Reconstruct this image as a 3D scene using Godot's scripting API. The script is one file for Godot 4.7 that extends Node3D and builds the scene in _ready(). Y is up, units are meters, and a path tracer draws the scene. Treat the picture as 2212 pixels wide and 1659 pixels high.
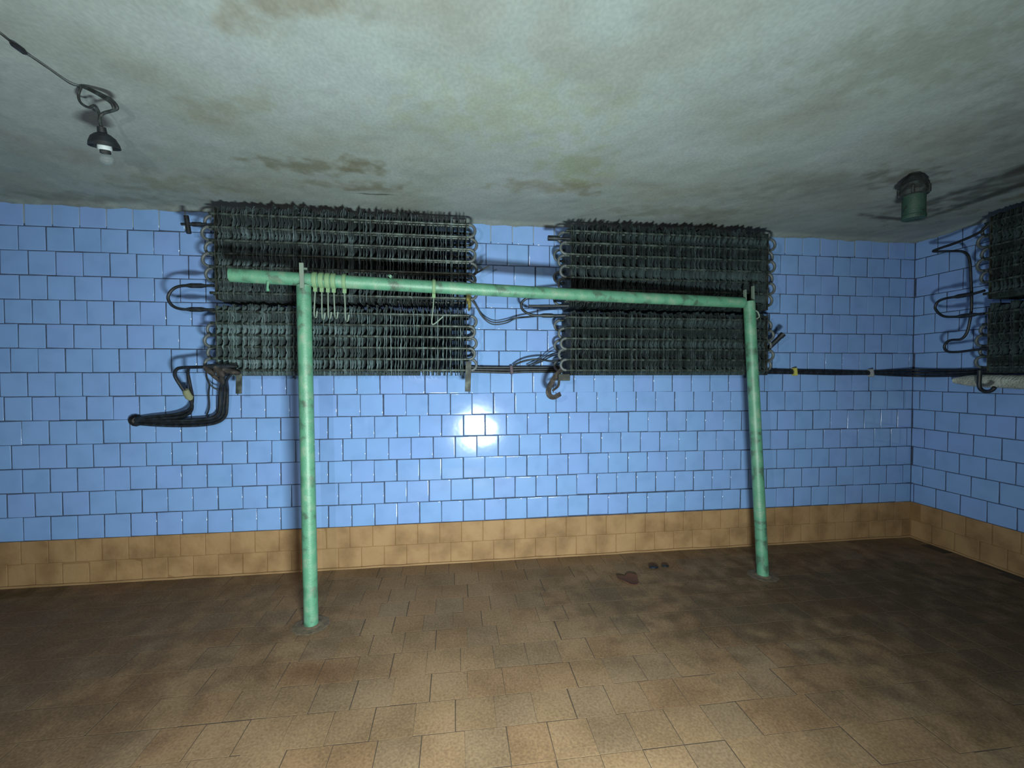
extends Node3D
# Tiled cold-store room with finned cooling coils and a green pipe rail. Units: metres, y up, floor at y = 0,
# back wall at z = -WALL_Z, camera above the origin.

const EYE := 1.335          # camera height
const WALL_Z := 3.05        # distance of the back wall
const RIGHT_X := 3.704      # right wall
const LEFT_X := -3.4        # left wall (out of frame)
const REAR_Z := 3.2         # wall behind the camera
const CEIL := 2.417         # ceiling height
const SKIRT := 0.289        # top of the brown skirting
const ROW := 0.152          # height of a tile course
const COL := 0.1529         # width of a tile with its joint

var rng := RandomNumberGenerator.new()
var taken := {}
var mats := {}

# ---------------------------------------------------------------- mesh helpers
class MB:
	var v := PackedVector3Array()
	var n := PackedVector3Array()
	var uv := PackedVector2Array()
	var idx := PackedInt32Array()
	func vert(p: Vector3, nn: Vector3, u := Vector2.ZERO) -> int:
		v.append(p); n.append(nn); uv.append(u)
		return v.size() - 1
	func tri(a: int, b: int, c: int) -> void:
		var f := (v[b] - v[a]).cross(v[c] - v[a])
		if f.dot(n[a] + n[b] + n[c]) > 0.0:
			idx.append_array(PackedInt32Array([a, c, b]))
		else:
			idx.append_array(PackedInt32Array([a, b, c]))
	func quad(a: int, b: int, c: int, d: int) -> void:
		tri(a, b, c); tri(a, c, d)
	func flat(a: Vector3, b: Vector3, c: Vector3, d: Vector3, nn: Vector3) -> void:
		quad(vert(a, nn, Vector2(0, 0)), vert(b, nn, Vector2(1, 0)), vert(c, nn, Vector2(1, 1)), vert(d, nn, Vector2(0, 1)))
	func box(c: Vector3, s: Vector3, bevel := 0.0, bs := Basis()) -> void:
		var h := s * 0.5
		var q := h - Vector3.ONE * bevel
		var id := {}
		for sx in [-1, 1]:
			for sy in [-1, 1]:
				for sz in [-1, 1]:
					for ax in 3:
						var p := Vector3(sx * q.x, sy * q.y, sz * q.z)
						var nn := Vector3.ZERO
						var sg: int = [sx, sy, sz][ax]
						p[ax] = sg * h[ax]
						nn[ax] = sg
						id[[sx, sy, sz, ax]] = vert(c + bs * p, bs * nn)
		for ax in 3:
			var u := (ax + 1) % 3
			var w := (ax + 2) % 3
			for sg in [-1, 1]:
				var k := []
				for e in [[-1, -1], [1, -1], [1, 1], [-1, 1]]:
					var t := [0, 0, 0, ax]
					t[ax] = sg; t[u] = e[0]; t[w] = e[1]
					k.append(id[t])
				quad(k[0], k[1], k[2], k[3])
			if bevel > 0.0:
				for a in [-1, 1]:
					for b in [-1, 1]:
						var t0 := [0, 0, 0, u]
						t0[u] = a; t0[w] = b; t0[ax] = -1
						var t1 := t0.duplicate(); t1[ax] = 1
						var t2 := t1.duplicate(); t2[3] = w
						var t3 := t0.duplicate(); t3[3] = w
						quad(id[t0], id[t1], id[t2], id[t3])
		if bevel > 0.0:
			for sx in [-1, 1]:
				for sy in [-1, 1]:
					for sz in [-1, 1]:
						tri(id[[sx, sy, sz, 0]], id[[sx, sy, sz, 1]], id[[sx, sy, sz, 2]])
	func sweep(pts: PackedVector3Array, radii, sides := 10, caps := true) -> void:
		# a tube along pts; radii is one number or one per point
		var m := pts.size()
		var t0 := (pts[1] - pts[0]).normalized()
		var side := t0.cross(Vector3.UP if absf(t0.y) < 0.9 else Vector3.RIGHT).normalized()
		var prev := -1
		for i in m:
			var t := (pts[mini(i + 1, m - 1)] - pts[maxi(i - 1, 0)]).normalized()
			side = (side - t * side.dot(t)).normalized()
			var up := t.cross(side)
			var r: float = radii[i] if radii is Array else radii
			var first := v.size()
			for k in sides:
				var a := TAU * k / sides
				var d := side * cos(a) + up * sin(a)
				vert(pts[i] + d * r, d, Vector2(float(k) / sides, float(i) / m))
			if prev >= 0:
				for k in sides:
					var k2 := (k + 1) % sides
					quad(prev + k, prev + k2, first + k2, first + k)
			if caps and (i == 0 or i == m - 1):
				var nn := -t if i == 0 else t
				var c := vert(pts[i], nn)
				var ring := []
				for k in sides:
					ring.append(vert(v[first + k], nn))
				for k in sides:
					tri(c, ring[k], ring[(k + 1) % sides])
			prev = first
	func lathe(profile: Array, sides := 20, at := Vector3.ZERO, bs := Basis()) -> void:
		# profile: Vector2(radius, height) from bottom to top
		var m := profile.size()
		for i in m - 1:
			var a: Vector2 = profile[i]
			var b: Vector2 = profile[i + 1]
			if a.distance_to(b) < 1e-6:
				continue
			var dir := (b - a).normalized()
			var nr := Vector2(dir.y, -dir.x)
			var first := v.size()
			for k in sides:
				var an := TAU * k / sides
				var d := Vector3(cos(an), 0, sin(an))
				var nn := bs * (d * nr.x + Vector3.UP * nr.y)
				vert(at + bs * (d * a.x + Vector3.UP * a.y), nn)
				vert(at + bs * (d * b.x + Vector3.UP * b.y), nn)
			for k in sides:
				var p := first + 2 * k
				var q := first + 2 * ((k + 1) % sides)
				quad(p, p + 1, q + 1, q)
	func done() -> ArrayMesh:
		var a := []
		a.resize(Mesh.ARRAY_MAX)
		a[Mesh.ARRAY_VERTEX] = v
		a[Mesh.ARRAY_NORMAL] = n
		a[Mesh.ARRAY_TEX_UV] = uv
		a[Mesh.ARRAY_INDEX] = idx
		var m := ArrayMesh.new()
		m.add_surface_from_arrays(Mesh.PRIMITIVE_TRIANGLES, a)
		return m

func curve(pts: Array, n := 5) -> PackedVector3Array:
	# Catmull-Rom through the points
	var out := PackedVector3Array()
	for i in pts.size() - 1:
		var a: Vector3 = pts[maxi(i - 1, 0)]
		var b: Vector3 = pts[i]
		var c: Vector3 = pts[i + 1]
		var d: Vector3 = pts[mini(i + 2, pts.size() - 1)]
		for k in n:
			out.append(b.cubic_interpolate(c, a, d, float(k) / n))
	out.append(pts[pts.size() - 1])
	return out

func tube(pts, r, sides := 10, off := Vector3.ZERO) -> ArrayMesh:
	var b := MB.new()
	var p := PackedVector3Array()
	for q in pts:
		p.append(q - off)
	b.sweep(p, r, sides)
	return b.done()

# ---------------------------------------------------------------- scene helpers
func numbered(parent: Node, called: String) -> String:
	var key := "%d/%s" % [parent.get_instance_id(), called]
	var k: int = taken.get(key, 0)
	taken[key] = k + 1
	return called if k == 0 else "%s_%03d" % [called, k]

func put(called: String, mesh: Mesh, mat: Material, parent: Node = self, xf := Transform3D()) -> MeshInstance3D:
	var o := MeshInstance3D.new()
	o.name = numbered(parent, called)
	o.mesh = mesh
	if mat:
		o.material_override = mat
	o.transform = xf
	parent.add_child(o, true)
	return o

func tag(o: Node, label: String, category: String, group := "") -> void:
	o.set_meta("label", label)
	o.set_meta("category", category)
	if group:
		o.set_meta("group", group)

func thing(called: String, label: String, category: String, at: Vector3, group := "") -> Node3D:
	var o := Node3D.new()
	o.name = numbered(self, called)
	add_child(o, true)
	o.position = at
	tag(o, label, category, group)
	return o

func structure(called: String, mesh: Mesh, mat: Material, label: String, xf := Transform3D()) -> MeshInstance3D:
	var o := put(called, mesh, mat, self, xf)
	o.set_meta("kind", "structure")
	o.set_meta("label", label)
	return o

# ---------------------------------------------------------------- textures and materials
func noise(kind: int, freq: float, sd: int, oct := 4) -> FastNoiseLite:
	var f := FastNoiseLite.new()
	f.noise_type = kind
	f.frequency = freq
	f.seed = sd
	f.fractal_octaves = oct
	return f

func ramp_tex(size: int, f: FastNoiseLite, stops: Array) -> ImageTexture:
	# stops: [offset, Color] pairs over a seamless noise image
	var img := f.get_seamless_image(size, size)
	img.convert(Image.FORMAT_L8)
	var src := img.get_data()
	var lut := PackedByteArray()
	lut.resize(768)
	for i in 256:
		var t := i / 255.0
		var c: Color = stops[0][1]
		for s in stops.size() - 1:
			if t >= stops[s][0]:
				var w := clampf((t - stops[s][0]) / (stops[s + 1][0] - stops[s][0]), 0, 1)
				c = (stops[s][1] as Color).lerp(stops[s + 1][1], w)
		lut[i * 3] = int(c.r * 255); lut[i * 3 + 1] = int(c.g * 255); lut[i * 3 + 2] = int(c.b * 255)
	var dst := PackedByteArray()
	dst.resize(size * size * 3)
	for i in size * size:
		var k := src[i] * 3
		dst[i * 3] = lut[k]; dst[i * 3 + 1] = lut[k + 1]; dst[i * 3 + 2] = lut[k + 2]
	return ImageTexture.create_from_image(Image.create_from_data(size, size, false, Image.FORMAT_RGB8, dst))

func normal_tex(size: int, f: FastNoiseLite, strength: float) -> ImageTexture:
	var img := f.get_seamless_image(size, size)
	img.convert(Image.FORMAT_RGBA8)
	img.bump_map_to_normal_map(strength)
	return ImageTexture.create_from_image(img)

func c8(r: float, g: float, b: float) -> Color:
	return Color(r / 255.0, g / 255.0, b / 255.0)

func material(color: Color, rough: float, metal := 0.0) -> StandardMaterial3D:
	var m := StandardMaterial3D.new()
	m.albedo_color = color
	m.roughness = rough
	m.metallic = metal
	return m

func tri(m: StandardMaterial3D, tex: Texture2D, scale: float, world := true) -> StandardMaterial3D:
	m.albedo_texture = tex
	m.uv1_triplanar = true
	m.uv1_world_triplanar = world
	m.uv1_scale = Vector3.ONE * scale
	return m

func bumpy(m: StandardMaterial3D, tex: Texture2D, scale: float) -> StandardMaterial3D:
	m.normal_enabled = true
	m.normal_texture = tex
	m.normal_scale = scale
	return m

class Canvas:
	# a colour field over a rectangle of a horizontal surface, in metres
	var w: int
	var h: int
	var x0: float
	var z0: float
	var sx: float
	var sz: float
	var px := PackedFloat32Array()
	func _init(ww: int, hh: int, ax: float, az: float, bx: float, bz: float) -> void:
		w = ww; h = hh; x0 = ax; z0 = az
		sx = (bx - ax) / w; sz = (bz - az) / h
		px.resize(w * h * 3)
	func base(f: FastNoiseLite, stops: Array) -> void:
		for j in h:
			for i in w:
				var t := clampf(f.get_noise_2d(i * sx * 100, j * sz * 100) * 0.5 + 0.5, 0, 1)
				var c: Color = stops[0][1]
				for s in stops.size() - 1:
					if t >= stops[s][0]:
						c = (stops[s][1] as Color).lerp(stops[s + 1][1], clampf((t - stops[s][0]) / (stops[s + 1][0] - stops[s][0]), 0, 1))
				var k := (j * w + i) * 3
				px[k] = c.r; px[k + 1] = c.g; px[k + 2] = c.b
	func blot(cx: float, cz: float, rx: float, rz: float, ang: float, c: Color, amount: float, f: FastNoiseLite, rough := 0.7, soft := 0.0) -> void:
		# a ragged stain: ellipse rx, rz (metres) turned by ang, broken up by noise
		var r := maxf(rx, rz) * 1.6
		var ca := cos(ang)
		var sa := sin(ang)
		for j in range(maxi(0, int((cz - r - z0) / sz)), mini(h, int((cz + r - z0) / sz) + 1)):
			for i in range(maxi(0, int((cx - r - x0) / sx)), mini(w, int((cx + r - x0) / sx) + 1)):
				var dx := x0 + i * sx - cx
				var dz := z0 + j * sz - cz
				var a := (dx * ca + dz * sa) / rx
				var b := (-dx * sa + dz * ca) / rz
				var d := sqrt(a * a + b * b) + f.get_noise_2d(i * sx * 100, j * sz * 100) * rough
				var t := amount * (1.0 - smoothstep(soft, 1.25, d))
				if t > 0.003:
					var k := (j * w + i) * 3
					px[k] = lerpf(px[k], c.r, t); px[k + 1] = lerpf(px[k + 1], c.g, t); px[k + 2] = lerpf(px[k + 2], c.b, t)
	func grit(f: FastNoiseLite, amount: float) -> void:
		for j in h:
			for i in w:
				var q := 1.0 + amount * f.get_noise_2d(i, j)
				var k := (j * w + i) * 3
				px[k] *= q; px[k + 1] *= q; px[k + 2] *= q
	func texture() -> ImageTexture:
		var b := PackedByteArray()
		b.resize(w * h * 3)
		for i in w * h * 3:
			b[i] = int(clampf(px[i], 0, 1) * 255)
		return ImageTexture.create_from_image(Image.create_from_data(w, h, false, Image.FORMAT_RGB8, b))

# ---------------------------------------------------------------- tiles
func tile_mesh(w: float, h: float, t: float, rim: float, pillow: float, sd: int) -> ArrayMesh:
	# a pressed tile centred on the origin, face towards +z at z = 0, body behind it; rounded rim, faintly cushioned face
	var r := RandomNumberGenerator.new()
	r.seed = sd
	var b := MB.new()
	var rings := [[rim * 2.0, 0.0, pillow], [rim * 0.35, -rim * 0.3, 0.75], [0.0, -rim, 1.4], [0.0, -t, 1.57]]
	var jit := []
	for k in 4:
		jit.append(Vector2(r.randf_range(-0.0007, 0.0007), r.randf_range(-0.0007, 0.0007)))
	var start := []
	for g in rings:
		var row := []
		for k in 4:
			var s: Vector2 = [Vector2(-1, -1), Vector2(1, -1), Vector2(1, 1), Vector2(-1, 1)][k]
			var p: Vector2 = Vector2(s.x * (w * 0.5 - g[0]), s.y * (h * 0.5 - g[0])) + jit[k]
			var nn := (Vector3(s.x, s.y, 0).normalized() * sin(g[2]) + Vector3(0, 0, cos(g[2]))).normalized()
			row.append(b.vert(Vector3(p.x, p.y, g[1]), nn, Vector2(s.x * 0.5 + 0.5, s.y * 0.5 + 0.5)))
		start.append(row)
	b.quad(start[0][0], start[0][1], start[0][2], start[0][3])
	for g in rings.size() - 1:
		for k in 4:
			var k2 := (k + 1) % 4
			if g == 0:
				b.quad(start[g][k], start[g][k2], start[g + 1][k2], start[g + 1][k])
			else:
				# rim sides with the normal of their own edge
				var s: Vector3 = [Vector3(0, -1, 0), Vector3(1, 0, 0), Vector3(0, 1, 0), Vector3(-1, 0, 0)][k]
				var n0 := (s * sin(rings[g][2]) + Vector3(0, 0, cos(rings[g][2]))).normalized()
				var n1 := (s * sin(rings[g + 1][2]) + Vector3(0, 0, cos(rings[g + 1][2]))).normalized()
				b.quad(b.vert(b.v[start[g][k]], n0), b.vert(b.v[start[g][k2]], n0), b.vert(b.v[start[g + 1][k2]], n1), b.vert(b.v[start[g + 1][k]], n1))
	return b.done()

class TileField:
	# collects tiles, then makes the best-seen ones parts and joins the rest into one part
	var list := []   # [rank, Transform3D, mesh index, material index]

func lay(parent: Node, field: TileField, meshes: Array, tints: Array, most: int) -> void:
	field.list.sort_custom(func(a, b): return a[0] < b[0])
	var rest := []
	for k in tints.size():
		rest.append(null)
	for i in field.list.size():
		var t: Array = field.list[i]
		if i < most and t[0] < 50.0:
			put("tile", meshes[t[2]], tints[t[3]], parent, t[1])
		else:
			if rest[t[3]] == null:
				rest[t[3]] = SurfaceTool.new()
				rest[t[3]].begin(Mesh.PRIMITIVE_TRIANGLES)
			rest[t[3]].append_from(meshes[t[2]], 0, t[1])
	var joined: ArrayMesh = null
	for k in tints.size():
		if rest[k] != null:
			rest[k].set_material(tints[k])
			joined = rest[k].commit(joined)
	if joined:
		put("further_tiles", joined, null, parent).set_meta("kind", "stuff")

func tilted(bs: Basis, at: Vector3, amount: float) -> Transform3D:
	var r := Basis.from_euler(Vector3(rng.randfn(0, amount), rng.randfn(0, amount), rng.randfn(0, amount * 0.5)))
	return Transform3D(bs * r, at)

# ---------------------------------------------------------------- cooling coils
func fin_mesh(height: float, rows: int, p: float, zb: float, zf: float, sd: int) -> ArrayMesh:
	# one thin plate in the y-z plane: straight back edge, front edge swelling round each tube row, corners bent a little
	var r := RandomNumberGenerator.new()
	r.seed = sd
	var b := MB.new()
	var ys := [0.0]
	var zs := [zf - r.randf_range(0.0, 0.02)]
	for k in rows:
		var y0 := height * k / rows
		ys.append_array([y0 + p * 0.16, y0 + p * 0.5, y0 + p * 0.84])
		zs.append_array([zf + r.randf_range(-0.006, 0.004), zf + r.randf_range(-0.002, 0.006), zf + r.randf_range(-0.006, 0.004)])
		if k < rows - 1:
			ys.append(y0 + p); zs.append(zf - r.randf_range(0.004, 0.014))
	ys.append(height + r.randf_range(-0.004, 0.012) + (r.randf_range(0.0, 0.025) if r.randf() < 0.4 else 0.0)); zs.append(zf - r.randf_range(0.0, 0.03))
	var wob := noise(FastNoiseLite.TYPE_SIMPLEX, 6.0, sd, 2)
	var t := 0.0009
	var m := ys.size()
	for side in [-1.0, 1.0]:
		var nn := Vector3(side, 0, 0)
		var ids := []
		for i in m:
			var xw := wob.get_noise_1d(ys[i] * 3.0 + sd) * 0.004
			if i == 0 or i == m - 1:
				xw += r.randf_range(-0.006, 0.006)
			ids.append([b.vert(Vector3(side * t, ys[i], zb), nn), b.vert(Vector3(side * t, ys[i], zf - 0.045), nn), b.vert(Vector3(xw + side * t, ys[i], zs[i]), (nn + Vector3(0, 0, 0.25)).normalized())])
		for i in m - 1:
			b.quad(ids[i][0], ids[i][1], ids[i + 1][1], ids[i + 1][0])
			b.quad(ids[i][1], ids[i][2], ids[i + 1][2], ids[i + 1][1])
	for i in m - 1:
		var a := b.v[(3 * i) + 2]
		var c := b.v[(3 * i) + 5]
		b.flat(a, a + Vector3(2 * t, 0, 0), c + Vector3(2 * t, 0, 0), c, Vector3(0, 0, 1))
	for e in [[0, -1.0], [m - 1, 1.0]]:
		var q: int = 3 * e[0]
		b.flat(b.v[q], b.v[q + 2], b.v[q + 2] + Vector3(2 * t, 0, 0), b.v[q] + Vector3(2 * t, 0, 0), Vector3(0, e[1], 0))
	return b.done()

func coil(called: String, label: String, at: Vector3, bs: Basis, width: float, height: float, rows: int, sd: int, skip_left: Array, skin: Array) -> Node3D:
	var o := thing(called, label, "cooling coil", at)
	o.transform.basis = bs
	var p := height / rows
	var cols := [0.11, 0.25, 0.288]
	var fins := []
	for k in 12:
		fins.append(fin_mesh(height, rows, p, 0.065, 0.296, sd * 31 + k))
	var n := int(width / 0.0155)
	for i in n + 1:
		var x := width * i / n
		var tip := Basis(Vector3.UP, rng.randf_range(-0.05, 0.05))
		put("fin", fins[rng.randi() % fins.size()], skin[rng.randi() % 3], o, Transform3D(tip, Vector3(x, 0, 0)))
	var tb := MB.new()
	tb.sweep(PackedVector3Array([Vector3(-0.045, 0, 0), Vector3(width + 0.03, 0, 0)]), 0.0085, 10)
	var tm := tb.done()
	for k in rows:
		for z in cols:
			put("tube", tm, mats.tube, o, Transform3D(Basis(), Vector3(0, (k + 0.5) * p, z)))
	# return bends: half rings joining neighbouring rows
	for end in [0, 1]:
		var pts := PackedVector3Array()
		for j in 9:
			var a := PI * j / 8.0
			var s := -1.0 if end == 0 else 1.0
			pts.append(Vector3(s * (sin(a) * p * 0.5), -cos(a) * p * 0.5, 0))
		var bm := MB.new()
		bm.sweep(pts, 0.0095, 8, false)
		var mesh := bm.done()
		for c in 3:
			var first: int = (c + end) % 2
			for k in range(first, rows - 1, 2):
				if end == 0 and (k in skip_left or (k + 1) in skip_left) and c == 2:
					continue
				put("return_bend", mesh, mats.bend, o, Transform3D(Basis(), Vector3(-0.045 - (0.004 if c == 1 else 0.0) if end == 0 else width + 0.03 + (0.012 if c == 1 else 0.0), (k + 1) * p, cols[c])))
	# end plates that carry the tubes
	for x in [-0.012, width + 0.012]:
		var e := MB.new()
		e.box(Vector3(x, height * 0.5, 0.18), Vector3(0.004, height, 0.235), 0.0008)
		put("end_plate", e.done(), mats.plate, o)
	# flat hangers that hold it off the wall
	for x in [width * 0.12, width * 0.88]:
		var e := MB.new()
		e.box(Vector3(x, height - 0.03, 0.0365), Vector3(0.03, 0.006, 0.068), 0.001)
		put("wall_bracket", e.done(), mats.plate, o)
	return o

# ================================================================ build
func _ready() -> void:
	rng.seed = 20240611
	# camera
	var cam := Camera3D.new()
	cam.name = "camera"
	add_child(cam)
	cam.fov = 83.764
	cam.near = 0.05
	cam.far = 50.0
	cam.position = Vector3(0, EYE, 0)
	cam.basis = Basis(Vector3.UP, deg_to_rad(-7.436)) * Basis(Vector3.RIGHT, deg_to_rad(-1.236)) * Basis(Vector3.BACK, deg_to_rad(-0.070))
	cam.current = true
	# environment: a closed dark room
	var env := Environment.new()
	env.background_mode = Environment.BG_COLOR
	env.background_color = Color.BLACK
	env.tonemap_mode = Environment.TONE_MAPPER_LINEAR
	env.tonemap_exposure = 1.0
	env.sdfgi_enabled = true
	env.ssao_enabled = true
	env.ssil_enabled = true
	var we := WorldEnvironment.new()
	we.name = "world_environment"
	we.environment = env
	add_child(we)
	# the one light: a hand-held flood lamp, held low to the right of the camera and out of its sight
	var flood := AreaLight3D.new()
	flood.name = "hand_flood_lamp"
	flood.position = Vector3(0.29, 0.56, 0.03)
	flood.basis = Basis(Vector3.UP, deg_to_rad(14.0)) * Basis(Vector3.RIGHT, deg_to_rad(8.0))
	flood.area_size = Vector2(0.30, 0.14)
	flood.light_color = Color(0.94, 1.0, 0.98)
	flood.light_energy = 17.0
	flood.area_range = 14.0
	flood.area_attenuation = 2.0
	flood.shadow_enabled = true
	add_child(flood)
	# and a second, much weaker pocket torch left of the camera
	var pocket := SpotLight3D.new()
	pocket.name = "pocket_torch"
	pocket.position = Vector3(-0.46, EYE + 0.22, 0.01)
	pocket.basis = Basis(Vector3.UP, deg_to_rad(-7.4))
	pocket.light_color = Color(1.0, 0.98, 0.95)
	pocket.light_energy = 2.2
	pocket.light_size = 0.01
	pocket.spot_range = 14.0
	pocket.spot_attenuation = 2.0
	pocket.spot_angle = 80.0
	pocket.spot_angle_attenuation = 0.9
	pocket.shadow_enabled = true
	add_child(pocket)

	make_materials()
	build_room()
	build_coils()
	build_rail()
	build_pipes()
	build_small_things()

func make_materials() -> void:
	var wob := normal_tex(512, noise(FastNoiseLite.TYPE_SIMPLEX, 0.012, 5, 3), 6.0)
	var grain := normal_tex(512, noise(FastNoiseLite.TYPE_SIMPLEX, 0.09, 6, 4), 5.0)
	mats.wob = wob
	mats.grain = grain
	# glazed wall tiles: five near tints with faint clouding
	var cloud := ramp_tex(512, noise(FastNoiseLite.TYPE_SIMPLEX, 0.008, 7, 4), [[0.0, c8(238, 240, 240)], [0.45, c8(250, 250, 249)], [1.0, c8(255, 255, 255)]])
	mats.wall = []
	mats.wall_dull = []
	for c in [c8(111, 142, 191), c8(109, 142, 190), c8(112, 141, 192), c8(110, 141, 190), c8(111, 143, 191)]:
		var m := tri(material(c, 0.10), cloud, 0.9)
		bumpy(m, wob, 0.025)
		m.metallic_specular = 0.5
		mats.wall.append(m)
		var d := tri(material(c, 0.34), cloud, 0.9)
		d.metallic_specular = 0.4
		mats.wall_dull.append(d)
	mats.wall_plain = material(c8(92, 112, 140), 0.5)
	mats.soot = material(c8(46, 48, 50), 0.9)
	mats.grout = tri(material(c8(58, 70, 94), 0.95), ramp_tex(256, noise(FastNoiseLite.TYPE_SIMPLEX, 0.03, 8, 3), [[0.0, c8(170, 175, 180)], [1.0, c8(255, 255, 255)]]), 2.0)
	mats.lime = material(c8(112, 124, 134), 0.95)
	# brown skirting tiles, stained
	var skirt_dirt := ramp_tex(1024, noise(FastNoiseLite.TYPE_SIMPLEX, 0.006, 9, 6), [[0.0, c8(198, 188, 172)], [0.35, c8(228, 220, 208)], [0.65, c8(246, 242, 234)], [1.0, c8(255, 252, 246)]])
	mats.skirt = []
	for c in [c8(137, 109, 76), c8(136, 108, 76), c8(138, 110, 78)]:
		mats.skirt.append(bumpy(tri(material(c, 0.75), skirt_dirt, 0.55), grain, 0.05))
	mats.skirt_grout = tri(material(c8(120, 92, 60), 0.95), skirt_dirt, 0.55)
	# metals
	var dust := ramp_tex(512, noise(FastNoiseLite.TYPE_SIMPLEX, 0.011, 10, 5), [[0.0, c8(60, 66, 66)], [0.5, c8(120, 130, 130)], [0.72, c8(190, 205, 208)], [1.0, c8(240, 250, 252)]])
	mats.fin = []
	for c in [c8(74, 86, 88), c8(66, 78, 78), c8(80, 90, 92)]:
		mats.fin.append(tri(material(c, 0.62, 0.15), dust, 1.4))
	mats.fin_dusty = []
	for c in [c8(122, 138, 142), c8(112, 130, 132), c8(132, 144, 148)]:
		mats.fin_dusty.append(tri(material(c, 0.8), dust, 1.1))
	mats.fin_grey = []
	for c in [c8(104, 114, 118), c8(94, 104, 106), c8(110, 120, 124)]:
		mats.fin_grey.append(tri(material(c, 0.7), dust, 1.3))
	mats.tube = tri(material(c8(92, 98, 92), 0.45, 0.4), dust, 3.0)
	mats.bend = material(c8(70, 76, 78), 0.55, 0.1)
	mats.plate = tri(material(c8(82, 82, 74), 0.65, 0.2), dust, 1.6)
	mats.pipe = tri(material(c8(52, 58, 66), 0.5, 0.2), dust, 3.0)
	mats.black = tri(material(c8(34, 40, 50), 0.55), dust, 3.0)
	mats.rust = tri(material(c8(78, 64, 60), 0.8, 0.1), dust, 3.0)
	mats.clamp = material(c8(104, 108, 84), 0.8)
	mats.band = material(c8(90, 118, 86), 0.7)
	# chipped green paint
	var paint := ramp_tex(512, noise(FastNoiseLite.TYPE_SIMPLEX, 0.008, 12, 4), [[0.0, c8(46, 60, 50)], [0.2, c8(56, 82, 68)], [0.3, c8(64, 110, 89)], [0.6, c8(70, 118, 95)], [0.78, c8(90, 122, 102)], [1.0, c8(116, 128, 112)]])
	mats.green = bumpy(tri(material(Color.WHITE, 0.5), paint, 1.7), grain, 0.12)
	mats.green_dark = bumpy(tri(material(c8(120, 128, 136), 0.6), paint, 3.0), grain, 0.4)
	mats.iron = tri(material(c8(58, 64, 64), 0.7, 0.1), dust, 4.0)
	mats.steel = material(c8(92, 106, 97), 0.6)
	mats.mortar = bumpy(tri(material(c8(112, 98, 82), 0.95), ramp_tex(256, noise(FastNoiseLite.TYPE_SIMPLEX, 0.03, 14, 4), [[0.0, c8(170, 166, 160)], [1.0, c8(240, 238, 232)]]), 3.0), grain, 0.6)

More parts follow.
